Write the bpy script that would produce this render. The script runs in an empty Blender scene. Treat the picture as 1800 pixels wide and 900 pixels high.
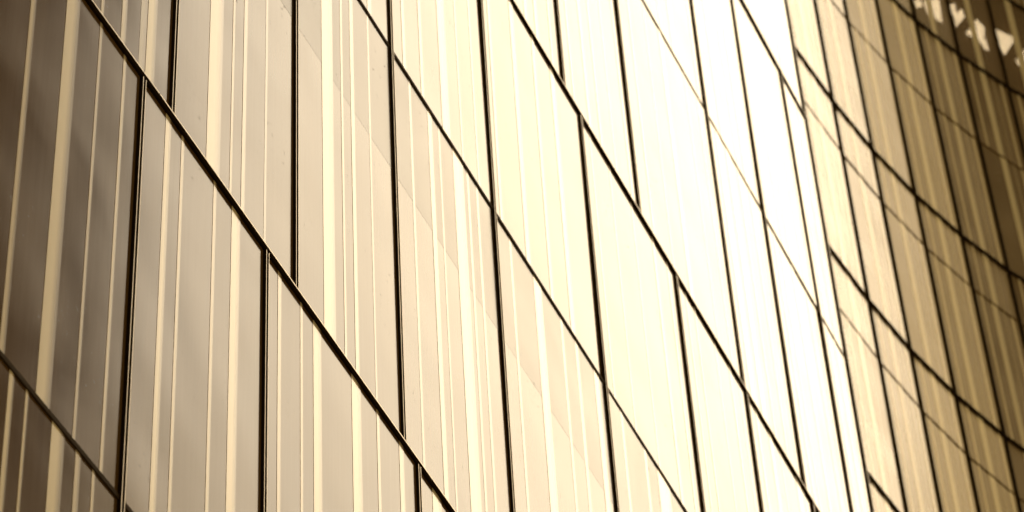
import bpy, bmesh, math, random
from mathutils import Vector, Matrix
random.seed(7)
R = math.radians
sc = bpy.context.scene
col = sc.collection

# ------------------------------------------------------------------ camera
EYE = 1.6
PITCH, ROLL, F_PX = 0.82921909, -0.06831466, 6033.5
cd = bpy.data.cameras.new('camera')
cd.sensor_width = 36.0
cd.lens = 36.0 * F_PX / 1800.0
cd.clip_start = 0.1
cd.clip_end = 4000.0
cam = bpy.data.objects.new('camera', cd)
col.objects.link(cam)
cr, sr, ct, st = math.cos(ROLL), math.sin(ROLL), math.cos(PITCH), math.sin(PITCH)
Rt, Up, Fw = Vector((1, 0, 0)), Vector((0, -st, ct)), Vector((0, ct, st))
r2, u2 = Rt * cr + Up * sr, Up * cr - Rt * sr
m = Matrix.Identity(4)
for i in range(3):
    m[i][0], m[i][1], m[i][2] = r2[i], u2[i], -Fw[i]
m.translation = (0, 0, EYE)
cam.matrix_world = m
cd.dof.use_dof = True
cd.dof.focus_distance = 22.5
cd.dof.aperture_fstop = 2.6
sc.camera = cam

# ------------------------------------------------------------------ sky, sun, exposure
SUN_AZ, SUN_EL = R(36.5), R(49.0)
world = bpy.data.worlds.new('World')
sc.world = world
world.use_nodes = True
wn = world.node_tree
sky = wn.nodes.new('ShaderNodeTexSky')
sky.sky_type = 'NISHITA'
sky.sun_disc = False
sky.sun_elevation = SUN_EL
sky.sun_rotation = SUN_AZ
sky.dust_density = 4.0
sky.air_density = 4.0
sky.ozone_density = 1.0
hs = wn.nodes.new('ShaderNodeHueSaturation')
hs.inputs['Saturation'].default_value = 0.25
tint = wn.nodes.new('ShaderNodeMix')
tint.data_type = 'RGBA'
tint.blend_type = 'MULTIPLY'
tint.inputs['Factor'].default_value = 1.0
tint.inputs['B'].default_value = (1.0, 0.74, 0.33, 1)
wn.links.new(sky.outputs[0], hs.inputs['Color'])
wn.links.new(hs.outputs[0], tint.inputs['A'])
bg = wn.nodes['Background']
wn.links.new(tint.outputs['Result'], bg.inputs[0])
bg.inputs[1].default_value = 0.105

sl = bpy.data.lights.new('sun', 'SUN')
sl.energy = 0.5
sl.angle = R(25.0)
sl.color = (1.0, 0.97, 0.91)
sun = bpy.data.objects.new('sun', sl)
col.objects.link(sun)
sd = Vector((math.sin(SUN_AZ) * math.cos(SUN_EL), math.cos(SUN_AZ) * math.cos(SUN_EL), math.sin(SUN_EL)))
sun.rotation_euler = sd.to_track_quat('Z', 'Y').to_euler()
sun.location = (0, 0, 80)
sc.view_settings.view_transform = 'Standard'
sc.view_settings.look = 'None'
sc.view_settings.exposure = -0.27
sc.view_settings.gamma = 1.0

# ------------------------------------------------------------------ materials
def mat(name):
    mt = bpy.data.materials.new(name)
    mt.use_nodes = True
    nt = mt.node_tree
    return mt, nt, nt.nodes['Principled BSDF']

def nd(nt, kind, **kw):
    n = nt.nodes.new(kind)
    for k, v in kw.items():
        setattr(n, k, v)
    return n

def noise(nt, vec, scale, detail=4.0, rough=0.5, dist=0.0):
    n = nd(nt, 'ShaderNodeTexNoise')
    n.inputs['Scale'].default_value = scale
    n.inputs['Detail'].default_value = detail
    n.inputs['Roughness'].default_value = rough
    n.inputs['Distortion'].default_value = dist
    nt.links.new(vec, n.inputs['Vector'])
    return n.outputs['Fac']

def ramp(nt, fac, a, b, ca=(0, 0, 0, 1), cb=(1, 1, 1, 1)):
    r = nd(nt, 'ShaderNodeValToRGB')
    r.color_ramp.elements[0].position = a
    r.color_ramp.elements[0].color = ca
    r.color_ramp.elements[1].position = b
    r.color_ramp.elements[1].color = cb
    nt.links.new(fac, r.inputs['Fac'])
    return r.outputs['Color']

def mix(nt, fac, a, b, blend='MIX'):
    x = nd(nt, 'ShaderNodeMix', data_type='RGBA', blend_type=blend)
    for sock, v in (('Factor', fac), ('A', a), ('B', b)):
        if isinstance(v, (int, float)):
            x.inputs[sock].default_value = v
        elif isinstance(v, tuple):
            x.inputs[sock].default_value = v
        else:
            nt.links.new(v, x.inputs[sock])
    return x.outputs['Result']

def maprange(nt, fac, lo, hi):
    x = nd(nt, 'ShaderNodeMapRange')
    x.inputs['To Min'].default_value = lo
    x.inputs['To Max'].default_value = hi
    nt.links.new(fac, x.inputs['Value'])
    return x.outputs['Result']

def panel_material(name, base, base2, rough, spec_tint, ior, bump, streak=1.0):
    """tinted, slightly wavy coated glass with rain streaks, smears and specks"""
    mt, nt, p = mat(name)
    tc = nd(nt, 'ShaderNodeTexCoord')
    oi = nd(nt, 'ShaderNodeObjectInfo')
    off = nd(nt, 'ShaderNodeVectorMath', operation='SCALE')
    off.inputs[0].default_value = (37.1, 11.7, 53.3)
    nt.links.new(oi.outputs['Random'], off.inputs['Scale'])
    add = nd(nt, 'ShaderNodeVectorMath', operation='ADD')
    nt.links.new(tc.outputs['Object'], add.inputs[0])
    nt.links.new(off.outputs['Vector'], add.inputs[1])
    vec = add.outputs['Vector']
    mp = nd(nt, 'ShaderNodeMapping')
    mp.inputs['Scale'].default_value = (9.0, 1.0, 0.35)
    nt.links.new(vec, mp.inputs['Vector'])
    streaks = ramp(nt, noise(nt, mp.outputs['Vector'], 1.6, 5, 0.6, 0.3), 0.38, 0.75)
    blot = ramp(nt, noise(nt, vec, 0.9, 3, 0.5, 0.6), 0.3, 0.75)
    specks = ramp(nt, noise(nt, vec, 22.0, 5, 0.75), 0.62, 0.70)
    zone = ramp(nt, noise(nt, vec, 1.3, 2, 0.5), 0.50, 0.62)
    c = mix(nt, blot, base, base2)
    c = mix(nt, maprange(nt, streaks, 0, 0.09 * streak), c, (0.36, 0.27, 0.17, 1))
    dirt = nd(nt, 'ShaderNodeMath', operation='MULTIPLY')
    nt.links.new(specks, dirt.inputs[0])
    nt.links.new(zone, dirt.inputs[1])
    c = mix(nt, dirt.outputs[0], c, (0.02, 0.014, 0.01, 1))
    nt.links.new(c, p.inputs['Base Color'])
    rr = nd(nt, 'ShaderNodeMath', operation='MULTIPLY_ADD')
    nt.links.new(blot, rr.inputs[0])
    rr.inputs[1].default_value = 0.06
    rr.inputs[2].default_value = rough
    r3 = nd(nt, 'ShaderNodeMath', operation='MULTIPLY_ADD')
    nt.links.new(dirt.outputs[0], r3.inputs[0])
    r3.inputs[1].default_value = 0.4
    nt.links.new(rr.outputs[0], r3.inputs[2])
    nt.links.new(r3.outputs[0], p.inputs['Roughness'])
    p.inputs['IOR'].default_value = ior
    p.inputs['Specular Tint'].default_value = spec_tint
    bmp = nd(nt, 'ShaderNodeBump')
    bmp.inputs['Strength'].default_value = bump
    bmp.inputs['Distance'].default_value = 0.02
    nt.links.new(noise(nt, vec, 0.8, 1, 0.4), bmp.inputs['Height'])
    nt.links.new(bmp.outputs[0], p.inputs['Normal'])
    return mt

M_GLASS = panel_material('bronze_coated_glass', (0.085, 0.048, 0.018, 1), (0.115, 0.069, 0.028, 1),
                         0.10, (1.0, 0.76, 0.46, 1), 1.27, 0.32)
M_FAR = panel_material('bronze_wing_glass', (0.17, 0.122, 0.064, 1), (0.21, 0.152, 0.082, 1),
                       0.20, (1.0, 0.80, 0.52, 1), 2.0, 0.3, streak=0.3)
M_REFL = panel_material('painted_reflection', (0.055, 0.034, 0.016, 1), (0.07, 0.045, 0.022, 1),
                        0.16, (1.0, 0.76, 0.46, 1), 1.25, 0.32)  # faint dark reflection painted as a colour band, not a layer on the glass

def strip_material(name, colr, fade, rough=0.17, ior=1.55):
    """cream ceramic frit strip; the print thins out to the bronze glass at one long edge"""
    mt, nt, p = mat(name)
    tc = nd(nt, 'ShaderNodeTexCoord')
    sep = nd(nt, 'ShaderNodeSeparateXYZ')
    nt.links.new(tc.outputs['Generated'], sep.inputs[0])
    n1 = noise(nt, tc.outputs['Object'], 3.0, 4, 0.6)
    c = mix(nt, maprange(nt, n1, 0.0, 0.35), colr, tuple(v * 0.8 for v in colr[:3]) + (1,))
    oi = nd(nt, 'ShaderNodeObjectInfo')
    c = mix(nt, maprange(nt, oi.outputs['Random'], 0.0, 0.1 if colr[0] > 0.78 else 0.45), c, (0.30, 0.22, 0.13, 1))
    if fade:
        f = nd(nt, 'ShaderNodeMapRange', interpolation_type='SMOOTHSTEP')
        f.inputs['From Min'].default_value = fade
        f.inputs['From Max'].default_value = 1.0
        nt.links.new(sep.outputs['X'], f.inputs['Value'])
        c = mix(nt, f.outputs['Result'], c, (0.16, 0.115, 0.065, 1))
    nt.links.new(c, p.inputs['Base Color'])
    p.inputs['Roughness'].default_value = rough
    p.inputs['IOR'].default_value = ior
    p.inputs['Specular Tint'].default_value = (1.0, 0.85, 0.65, 1)
    return mt

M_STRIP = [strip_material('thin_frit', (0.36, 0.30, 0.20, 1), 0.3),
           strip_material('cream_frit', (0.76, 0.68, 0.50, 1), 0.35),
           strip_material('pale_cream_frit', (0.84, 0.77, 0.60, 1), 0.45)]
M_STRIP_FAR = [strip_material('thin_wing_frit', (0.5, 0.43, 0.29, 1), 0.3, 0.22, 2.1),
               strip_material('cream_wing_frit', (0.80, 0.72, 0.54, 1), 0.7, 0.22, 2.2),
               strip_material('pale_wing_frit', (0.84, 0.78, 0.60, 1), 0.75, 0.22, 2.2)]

def metal(name, colr, rough, metallic, spec=0.5):
    mt, nt, p = mat(name)
    tc = nd(nt, 'ShaderNodeTexCoord')
    n1 = noise(nt, tc.outputs['Object'], 14.0, 5, 0.65)
    c = mix(nt, maprange(nt, n1, 0, 0.6), colr, tuple(v * 0.55 for v in colr[:3]) + (1,))
    nt.links.new(c, p.inputs['Base Color'])
    nt.links.new(maprange(nt, n1, rough - 0.08, rough + 0.12), p.inputs['Roughness'])
    p.inputs['Metallic'].default_value = metallic
    p.inputs['Specular IOR Level'].default_value = spec
    return mt

M_BRONZE = metal('dark_bronze_aluminium', (0.022, 0.014, 0.008, 1), 0.8, 0.0, 0.0)
M_TRIM = metal('bright_edge_metal', (0.42, 0.35, 0.25, 1), 0.3, 1.0)
M_GASKET = metal('black_rubber', (0.012, 0.010, 0.008, 1), 0.6, 0.0)
M_SEAM = metal('brown_joint_metal', (0.05, 0.033, 0.018, 1), 0.7, 0.0, 0.03)

M_SEAM_PALE = metal('pale_brown_joint_metal', (0.17, 0.12, 0.06, 1), 0.7, 0.0, 0.02)

def stone(name, c1, c2, scale, rough=0.85):
    mt, nt, p = mat(name)
    tc = nd(nt, 'ShaderNodeTexCoord')
    f = noise(nt, tc.outputs['Object'], scale, 6, 0.6)
    nt.links.new(mix(nt, f, c1, c2), p.inputs['Base Color'])
    p.inputs['Roughness'].default_value = rough
    return mt

M_CORE = stone('brown_concrete', (0.10, 0.075, 0.05, 1), (0.16, 0.125, 0.085, 1), 1.2)
M_ADDED_TOWER = stone('added_tower_dark_brown', (0.06, 0.038, 0.02, 1), (0.10, 0.065, 0.035, 1), 0.6)
M_PANE = metal('dark_window_glass', (0.03, 0.022, 0.014, 1), 0.2, 0.0)
M_PAVE = stone('warm_paving', (0.50, 0.43, 0.33, 1), (0.58, 0.50, 0.40, 1), 0.8)
M_ROOM = stone('dark_ceiling', (0.52, 0.40, 0.25, 1), (0.60, 0.47, 0.30, 1), 2.0)

mt, nt, p = mat('clear_tinted_glass')
p.inputs['Base Color'].default_value = (0.17, 0.115, 0.058, 1)
p.inputs['IOR'].default_value = 1.8
p.inputs['Roughness'].default_value = 0.23
p.inputs['Specular Tint'].default_value = (1.0, 0.8, 0.55, 1)
tr = nd(nt, 'ShaderNodeBsdfTransparent')
tr.inputs['Color'].default_value = (0.85, 0.76, 0.62, 1)
ms = nd(nt, 'ShaderNodeMixShader')
ms.inputs['Fac'].default_value = 0.8
nt.links.new(tr.outputs[0], ms.inputs[1])
nt.links.new(p.outputs[0], ms.inputs[2])
nt.links.new(ms.outputs[0], nt.nodes['Material Output'].inputs['Surface'])
M_CLEAR = mt

mt, nt, p = mat('lit_diffuser')
p.inputs['Base Color'].default_value = (0.8, 0.76, 0.68, 1)
p.inputs['Emission Color'].default_value = (1.0, 0.95, 0.84, 1)
p.inputs['Emission Strength'].default_value = 30.0
M_LAMP = mt

# ------------------------------------------------------------------ builders
def tag(o, label=None, cat=None, group=None, kind=None):
    for k, v in (('label', label), ('category', cat), ('group', group), ('kind', kind)):
        if v:
            o[k] = v
    return o

def thing(name, loc, label, cat, group=None):
    o = bpy.data.objects.new(name, None)
    col.objects.link(o)
    o.location = loc
    o.empty_display_size = 0.5
    return tag(o, label, cat, group)

def box_bm(bm, x0, x1, y0, y1, z0, z1, bevel=0.0):
    r = bmesh.ops.create_cube(bm, size=1.0)
    for v in r['verts']:
        v.co = Vector(((x0 + x1) / 2 + v.co.x * (x1 - x0), (y0 + y1) / 2 + v.co.y * (y1 - y0), (z0 + z1) / 2 + v.co.z * (z1 - z0)))
    if bevel:
        es = list({e for v in r['verts'] for e in v.link_edges})
        bmesh.ops.bevel(bm, geom=es, offset=bevel, segments=1, affect='EDGES')

def make(name, boxes, material, parent, frame=None, bevel=0.0):
    """one mesh object; boxes in the local frame (x along the wall, y outwards, z up)"""
    bm = bmesh.new()
    for b in boxes:
        box_bm(bm, *b, bevel=bevel)
    # keep the object's origin at the middle of its own mesh
    lo = Vector((min(v.co[i] for v in bm.verts) for i in range(3)))
    hi = Vector((max(v.co[i] for v in bm.verts) for i in range(3)))
    c = (lo + hi) / 2
    for v in bm.verts:
        v.co -= c
    me = bpy.data.meshes.new(name)
    bm.to_mesh(me)
    bm.free()
    me.materials.append(material)
    o = bpy.data.objects.new(name, me)
    col.objects.link(o)
    W = (frame or Matrix.Identity(4)) @ Matrix.Translation(c)
    return o, W

WORLD = {}
def place(o, W, parent):
    WORLD[o.name] = W
    o.parent = parent
    if parent is not None:
        pw = WORLD.get(parent.name, Matrix.Translation(parent.location))
        o.matrix_local = pw.inverted() @ W
    else:
        o.matrix_local = W
    return o

def part(name, boxes, material, parent, frame=None, bevel=0.0):
    o, W = make(name, boxes, material, parent, frame, bevel)
    return place(o, W, parent)

def frame_between(a, b, tilt=0.0):
    """frame with origin at plan point a, x towards b, y outwards (to the camera side)"""
    d = (Vector(b) - Vector(a)).normalized()
    n = Vector((d.y, -d.x))
    f = Matrix(((d.x, n.x, 0, a[0]), (d.y, n.y, 0, a[1]), (0, 0, 1, 0), (0, 0, 0, 1)))
    return f, (Vector(b) - Vector(a)).length

# ------------------------------------------------------------------ ground
gm = bpy.data.meshes.new('ground')
gm.from_pydata([(-1500, -1500, 0), (1500, -1500, 0), (1500, 1500, 0), (-1500, 1500, 0)], [], [(0, 1, 2, 3)])
gm.materials.append(M_PAVE)
g = bpy.data.objects.new('ground', gm)
col.objects.link(g)
g['kind'] = 'structure'

# ------------------------------------------------------------------ the straight front
HD, HD_LEFT, DIST, BEND = 0.38471634, R(22.6), 7.0, 11.655
U1 = Vector((math.sin(HD), math.cos(HD)))
U0 = Vector((math.sin(HD_LEFT), math.cos(HD_LEFT)))
FOOT = Vector((-math.cos(HD), math.sin(HD))) * DIST

def wall(s):
    return FOOT + U1 * s if s >= BEND else FOOT + U1 * BEND + U0 * (s - BEND)

S_MIN, S_MAX = 3.5, 27.4
Z = {k: v + EYE for k, v in dict(base=8.9, F=12.766, A=16.333, B=20.582, C=24.125, D=28.391, E=32.75, top=37.2).items()}
tower = thing('glass_tower', (wall(18).x, wall(18).y, 0),
              'straight bronze glass front with long slanting rows of cream striped panels, left of the corner', 'building')

rows = [  # (z of lower thick bar, thin bar, upper thick bar, mullion positions)
    ('base', 'F', 'A', [8.3, 9.82, 11.475, 13.085, 15.305, 17.1, 18.9, 20.8, 22.6, 24.5, 26.0, 27.4]),
    ('A', 'B', 'C', [8.3, 10.2, 11.83, 13.497, 15.089, 16.954, 19.169, 21.412, 23.205, 25.0, 26.3, 27.4]),
    ('C', 'D', 'E', [8.3, 10.3, 12.1, 13.8, 15.4, 17.1, 18.816, 20.559, 23.16, 24.818, 26.52, 27.4]),
    ('E', None, 'top', [8.3, 10.4, 12.3, 14.1, 16.0, 17.8, 19.6, 21.3, 23.0, 24.9, 27.4]),
]
# strips seen in the photograph: (row part, panel index) -> [(start, end along the wall, kind)]
STR = {
    ('F', 1): [(10.35, 10.40, 2), (10.512, 10.542, 1), (10.774, 10.903, 2), (11.017, 11.07, 1), (11.188, 11.22, 1)],
    ('A', 1): [(10.232, 10.286, 1), (10.599, 10.74, 2), (10.972, 11.004, 1), (11.254, 11.29, 1)],
    ('A', 2): [(11.779, 11.85, 2), (11.979, 12.017, 1), (12.396, 12.437, 1), (12.638, 12.752, 2)],
    ('A', 3): [(13.266, 13.314, 1), (13.577, 13.612, 1), (13.758, 13.873, 2), (14.313, 14.449, 2), (14.684, 14.728, 1), (15.025, 15.097, 1)],
    ('B', 1): [(10.97, 11.006, 1), (11.206, 11.265, 1), (11.424, 11.5, 0), (11.508, 11.619, 2)],
    ('B', 2): [(12.29, 12.468, 2), (12.598, 12.628, 1), (12.752, 12.803, 1), (13.063, 13.095, 0)],
    ('B', 3): [(13.917, 14.09, 2), (14.219, 14.252, 1), (14.379, 14.436, 1), (14.678, 14.707, 0)],
    ('B', 4): [(15.404, 15.443, 0), (15.74, 15.815, 1), (15.932, 15.963, 0), (16.192, 16.383, 2), (16.448, 16.491, 0), (16.622, 16.666, 0)],
    ('B', 5): [(17.248, 17.294, 0), (17.718, 17.876, 2), (18.248, 18.299, 0), (18.543, 18.608, 0), (18.927, 19.035, 1)],
    ('B', 6): [(19.479, 19.535, 0), (19.982, 20.041, 0), (20.279, 20.554, 2)],
    ('C', 3): [(14.689, 14.759, 1)],
    ('C', 4): [(15.304, 15.358, 1), (15.628, 15.683, 1), (16.009, 16.158, 2), (16.37, 16.405, 0), (16.67, 16.707, 0)],
    ('C', 5): [(17.095, 17.152, 1), (17.6, 17.69, 1), (18.085, 18.152, 1), (18.493, 18.591, 1)],
}

def random_strips(s0, s1, n):
    out, w = [], s1 - s0
    for i in range(n):
        k = random.choice((0, 0, 1, 1, 2))
        ww = {0: 0.04, 1: random.uniform(0.04, 0.08), 2: random.uniform(0.1, 0.18)}[k]
        a = s0 + w * (i + 0.25 + 0.5 * random.random()) / n
        if a + ww < s1 - 0.06:
            out.append((a, a + ww, k))
    return out

T = 0.030        # panel thickness; the outer face lies on y = 0
def seen(a, b, z0, z1, pad=330):
    """does any of the panel fall in or near the picture?"""
    inv = m.inverted()
    xs, ys = [], []
    for k in range(5):
        q = a.lerp(b, k / 4)
        for j in range(5):
            v = inv @ Vector((q[0], q[1], z0 + (z1 - z0) * j / 4))
            xs.append(900 - F_PX * v.x / v.z)
            ys.append(450 + F_PX * v.y / v.z)
    return max(xs) > -pad and min(xs) < 1800 + pad and max(ys) > -pad and min(ys) < 900 + pad

def glass_panel(parent, a, b, z0, z1, strips, material, s0, s1, gap=0.012, rise=0.002, smat=None, refl_band=0.0):
    smat = smat or M_STRIP
    if not seen(a, b, z0, z1):
        strips = []
    f, L = frame_between(a, b)
    twist = Matrix.Translation((L / 2, 0, (z0 + z1) / 2)) @ Matrix.Rotation(random.gauss(0, R(0.07)), 4, 'Z') @ Matrix.Rotation(random.gauss(0, R(0.06)), 4, 'X') @ Matrix.Translation((-L / 2, 0, -(z0 + z1) / 2))
    f = f @ twist
    g = part('glass_panel', [(gap, L - gap, -T, 0, z0 + gap, z1 - gap)], material, parent, f, 0.002)
    for (p0, p1, k) in strips:
        x0, x1 = (p0 - s0) / (s1 - s0) * L, (p1 - s0) / (s1 - s0) * L
        if x0 < gap + 0.02 or x1 > L - gap - 0.01:
            continue
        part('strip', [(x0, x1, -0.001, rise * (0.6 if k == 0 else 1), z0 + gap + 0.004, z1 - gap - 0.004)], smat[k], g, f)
    if refl_band:
        part('reflection_band', [(gap + 0.003, L - gap - 0.003, -0.001, 0.0007, z1 - refl_band, z1 - gap - 0.003)], M_REFL, g, f)  # painted reflection with its lower edge parallel to the bars
    return g

def mullion(parent, pt, prev, nxt, z0, z1, w, d, trim=True):
    f, _ = frame_between(prev, nxt)
    f = Matrix.Translation((pt[0], pt[1], 0)) @ f.to_3x3().to_4x4()
    mu = part('mullion', [(-w / 2, w / 2, -0.08, d, z0, z1)], M_BRONZE, parent, f, 0.002)
    e = w * 0.12
    for s in ((-1, 1) if trim else ()):
        x = s * (w / 2 - e * (0.75 if s > 0 else 1.6))
        part('edge_trim', [(x - e / 2, x + e / 2, d - 0.001, d + 0.003, z0 + 0.004, z1 - 0.004)], M_TRIM, mu, f)
    part('gasket', [(w / 2 + 0.001, w / 2 + 0.010, -0.01, 0.004, z0 + 0.006, z1 - 0.006)], M_GASKET, mu, f)
    return mu

def transom(parent, a, b, z, hgt, d, x0=0.0, x1=None, material=None, trim=True):
    f, L = frame_between(a, b)
    x1 = L if x1 is None else x1
    t = part('transom', [(x0, x1, -0.08, d, z - hgt / 2, z + hgt / 2)], material or M_BRONZE, parent, f, 0.002)
    if trim:
        part('edge_trim', [(x0 + 0.004, x1 - 0.004, d - 0.001, d + 0.003, z + hgt * 0.14, z + hgt * 0.36)], M_TRIM, t, f)
    return t

MORE = [3.5, 5.1, 6.7]     # bays that run on past the left edge of the picture
for lo, thin, up, ms_ in rows:
    ms_ = MORE + ms_
    zz = [Z[lo], Z[thin], Z[up]] if thin else [Z[lo], Z[up]]
    names = [thin, up] if thin else [up]
    for i in range(len(ms_) - 1):
        s0, s1 = ms_[i], ms_[i + 1]
        a, b = wall(s0), wall(s1)
        for k, nm in enumerate(names):
            st_ = STR.get((nm, i - len(MORE)))
            if st_ is None:
                st_ = random_strips(s0, s1, 5 if s1 - s0 > 1.4 else 3)
            glass_panel(tower, a, b, zz[k], zz[k + 1], st_, M_GLASS, s0, s1, refl_band=(1.45 if nm == 'B' and i >= 2 + len(MORE) else 0))
            if thin and k == 0:
                transom(tower, a, b, zz[1], 0.038 if thin != 'D' else 0.034, 0.009, 0.016, (b - a).length - 0.016, M_SEAM if thin != 'D' else M_SEAM_PALE, trim=False)
    for i, s in enumerate(ms_):
        zb, zt = Z[lo] + 0.024, Z[up] - 0.024
        mullion(tower, wall(s), wall(s - 0.2), wall(s + 0.2), zb, zt, 0.045 if s < S_MAX else 0.052, 0.018)
for k in ('base', 'A', 'C', 'E', 'top'):
    for (s0, s1) in ((S_MIN, BEND), (BEND, S_MAX + 0.02)):
        transom(tower, wall(s0), wall(s1), Z[k], 0.052, 0.020)
# solid body behind the glass, from the pavement to the roof
f, L = frame_between(wall(BEND), wall(S_MAX))
part('wall', [(S_MIN - BEND + 0.05, L - 0.02, -9.0, -0.22, 0, Z['top'] + 0.6)], M_CORE, tower, f)

# ------------------------------------------------------------------ the curved wing beyond the corner
PTS = [(3.795, 28.024), (4.315, 28.993), (4.852, 29.881), (5.446, 30.732), (6.097, 31.535), (6.761, 32.240), (7.512, 32.931), (8.352, 33.624)]
FZ = [(22.9, 'thick'), (25.5, 'thin'), (26.609, 'thick'), (29.339, 'thin'), (30.393, 'thick'), (33.171, 'thin'),
      (34.205, 'thick'), (36.948, 'thin'), (38.885, 'thick'), (41.36, 'thick'), (45.2, 'thick')]
SET = 1.10      # the wing stands back a little behind the corner of the straight front
PTS = [(x * SET, y * SET) for x, y in PTS]
_d = (Vector(PTS[1]) - Vector(PTS[0])).normalized() * 1.15
_e = Vector((math.sin(R(53.5)), math.cos(R(53.5)))) * 1.16
PTS.append((PTS[-1][0] + _e.x, PTS[-1][1] + _e.y))
PTS.insert(0, (PTS[0][0] - _d.x, PTS[0][1] - _d.y))
FZ = [(z * SET + EYE, k) for z, k in FZ]
wing = thing('curved_glass_wing', (5.9, 33.8, 0),
             'inward curving faceted wing of narrow bronze glass panels, right of the corner', 'building')
for i in range(len(PTS) - 1):
    a, b = Vector(PTS[i]), Vector(PTS[i + 1])
    L = (b - a).length
    for j in range(len(FZ) - 1):
        z0, z1 = FZ[j][0], FZ[j + 1][0]
        jt = random.uniform(-0.03, 0.03)
        st_ = [(0.17 + jt, 0.23 + jt, 1), (0.40 + jt, 0.54 + jt, 2), (0.66 + jt, 0.70 + jt, 0), (0.82 + jt, 0.88 + jt, 1)]
        if random.random() < 0.3:
            st_.pop(random.choice((0, 2, 3)))
        top = j == len(FZ) - 3
        if top:
            st_ = [q for q in st_ if q[2] == 2]
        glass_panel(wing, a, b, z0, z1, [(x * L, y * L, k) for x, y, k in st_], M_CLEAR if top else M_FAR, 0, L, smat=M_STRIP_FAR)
    for j, (z, k) in enumerate(FZ):
        if k == 'thick':
            transom(wing, a, b, z, 0.066, 0.026, 0.0, L, trim=False)
        else:
            transom(wing, a, b, z, 0.042, 0.008, 0.020, L - 0.020, M_SEAM_PALE, trim=False)
for i in range(1, len(PTS)):
    a = Vector(PTS[i])
    pr, nx = Vector(PTS[i - 1]), Vector(PTS[min(i + 1, len(PTS) - 1)])
    mullion(wing, a, pr, nx, FZ[0][0] - 0.03, FZ[-1][0] + 0.03, 0.054, 0.022, trim=False)

# room behind the clear top storey: ceiling, rear wall and lit ceiling panels
ZC = 41.0 * SET + EYE
def offset_pts(d):
    out = []
    for i, q in enumerate(PTS):
        a, b = Vector(PTS[max(i - 1, 0)]), Vector(PTS[min(i + 1, len(PTS) - 1)])
        t = (b - a).normalized()
        out.append(Vector(q) - Vector((t.y, -t.x)) * d)
    return out

def slab(name, inner, outer, z0, z1, material, parent):
    n = len(inner)
    vs = [(v.x, v.y, z) for z in (z0, z1) for l in (inner, outer) for v in l]
    fs = []
    for i in range(n - 1):
        fs += [(i, i + 1, n + i + 1, n + i), (2 * n + i, 3 * n + i, 3 * n + i + 1, 2 * n + i + 1),
               (i, 2 * n + i, 2 * n + i + 1, i + 1), (n + i, n + i + 1, 3 * n + i + 1, 3 * n + i)]
    fs += [(0, n, 3 * n, 2 * n), (n - 1, 3 * n - 1, 4 * n - 1, 2 * n - 1)]
    me = bpy.data.meshes.new(name)
    c = Vector((parent.location.x, parent.location.y, 0))
    me.from_pydata([tuple(Vector(v) - c) for v in vs], [], fs)
    me.materials.append(material)
    o = bpy.data.objects.new(name, me)
    col.objects.link(o)
    o.parent = parent
    return o

slab('wall', offset_pts(0.25), offset_pts(5.0), 0.0, FZ[-3][0] - 0.05, M_CORE, wing)
slab('ceiling', offset_pts(0.12), offset_pts(5.0), ZC, ZC + 0.3, M_ROOM, wing)
slab('rear_wall', offset_pts(4.6), offset_pts(5.0), FZ[-3][0] - 0.04, ZC - 0.01, M_ROOM, wing)

# upper body above that ceiling
slab('wall', offset_pts(0.25), offset_pts(5.0), ZC + 0.31, FZ[-1][0] + 0.3, M_CORE, wing)

lights = [
    ([(6.39, 32.83), (6.49, 32.82), (6.52, 32.95), (6.43, 32.97)], 'small bright ceiling light behind the wing glass, leftmost of the lit row'),
    ([(6.53, 32.87), (6.77, 32.83), (6.84, 33.30), (6.60, 33.10)], 'largest bright ceiling light at the top edge, second from left in the lit row'),
    ([(6.93, 32.97), (7.02, 32.94), (7.05, 33.14), (6.97, 33.17)], 'small upright ceiling light, third from left in the lit row behind glass'),
    ([(7.01, 33.17), (7.13, 33.06), (7.18, 33.21), (7.05, 33.40)], 'slanting narrow ceiling light, fourth from left in the lit row behind glass'),
    ([(7.21, 33.55), (7.37, 33.28), (7.50, 33.47), (7.48, 33.77)], 'broad diamond shaped ceiling light in the middle of the lit row behind glass'),
    ([(7.46, 33.77), (7.52, 33.66), (7.58, 33.92), (7.51, 33.88)], 'tiny ceiling light just below the broad diamond shaped one'),
    ([(7.67, 33.50), (7.98, 33.71), (7.83, 34.03), (7.74, 33.85)], 'large kite shaped ceiling light, second from the right in the lit row'),
    ([(8.01, 34.16), (8.13, 33.94), (8.20, 34.32), (8.11, 34.34)], 'ceiling light cut by the right edge of the photo'),
]
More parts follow.
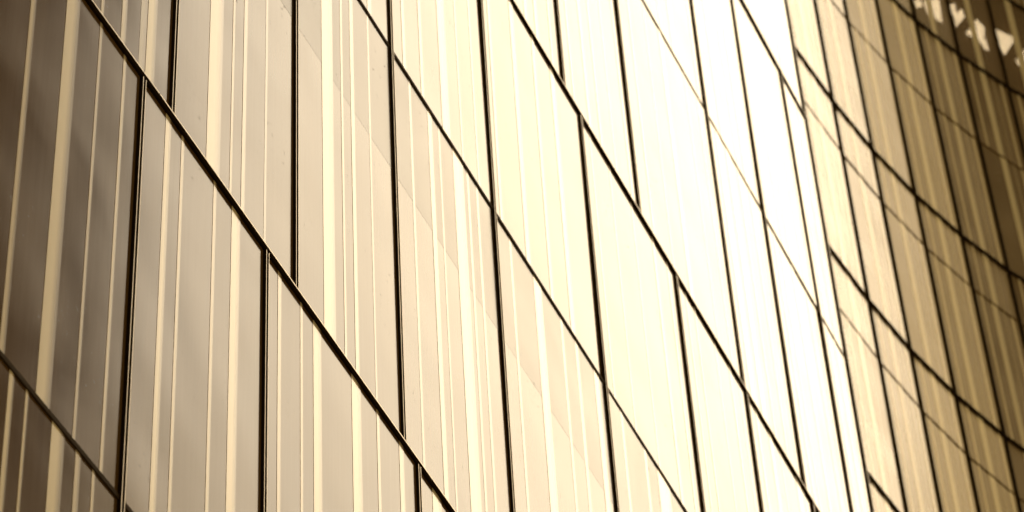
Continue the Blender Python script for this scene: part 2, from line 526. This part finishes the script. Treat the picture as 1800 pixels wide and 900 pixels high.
def prism(name, poly, z0, z1, material, parent, grow=0.0):
    c = sum((Vector(q) for q in poly), Vector((0, 0))) / len(poly)
    pl = [(Vector(q) - c) * (1 + grow) for q in poly]
    n = len(pl)
    vs = [(q.x, q.y, z0 - z1) for q in pl] + [(q.x, q.y, 0) for q in pl]
    fs = [tuple(range(n))[::-1], tuple(range(n, 2 * n))] + [(i, (i + 1) % n, n + (i + 1) % n, n + i) for i in range(n)]
    me = bpy.data.meshes.new(name)
    me.from_pydata(vs, [], fs)
    me.materials.append(material)
    o = bpy.data.objects.new(name, me)
    col.objects.link(o)
    return place(o, Matrix.Translation((c.x, c.y, z1)), parent)

for poly, lab in lights:
    poly = [(x * SET, y * SET) for x, y in poly]
    c = sum((Vector(q) for q in poly), Vector((0, 0))) / len(poly)
    lt = thing('ceiling_light', (c.x, c.y, ZC), lab, 'ceiling light', 'lit ceiling panels behind the top storey glass')
    prism('housing', poly, ZC - 0.02, ZC - 0.001, M_TRIM, lt, 0.10)
    prism('diffuser', poly, ZC - 0.032, ZC - 0.021, M_LAMP, lt)

# ------------------------------------------------------------------ unseen slender tower, added so its reflection darkens the left panels
OP0, OP1 = Vector((37.3, 41.4)), Vector((44.3, 32.2))
f, L = frame_between(OP0, OP1)
opp = thing('added_dark_tower', (OP0.x, OP0.y, 0), 'unseen slender dark brown tower, added to darken the leftmost panels by its reflection', 'building')
part('wall', [(0, L, -9.0, 0, 0, 102.0)], M_ADDED_TOWER, opp, f)
part('added_tower_roof', [(-0.3, L + 0.3, -9.3, 0.3, 102.0, 103.0)], M_BRONZE, opp, f)
for k in range(23):
    for q in range(4):
        x = 0.7 + q * (L - 1.0) / 4
        w = part('added_tower_window', [(x, x + 1.9, 0.002, 0.06, 4.0 + k * 4.2, 6.4 + k * 4.2)], M_BRONZE, opp, f)
        part('pane', [(x + 0.1, x + 1.8, 0.055, 0.07, 4.1 + k * 4.2, 6.3 + k * 4.2)], M_PANE, w, f)

bpy.context.view_layer.update()
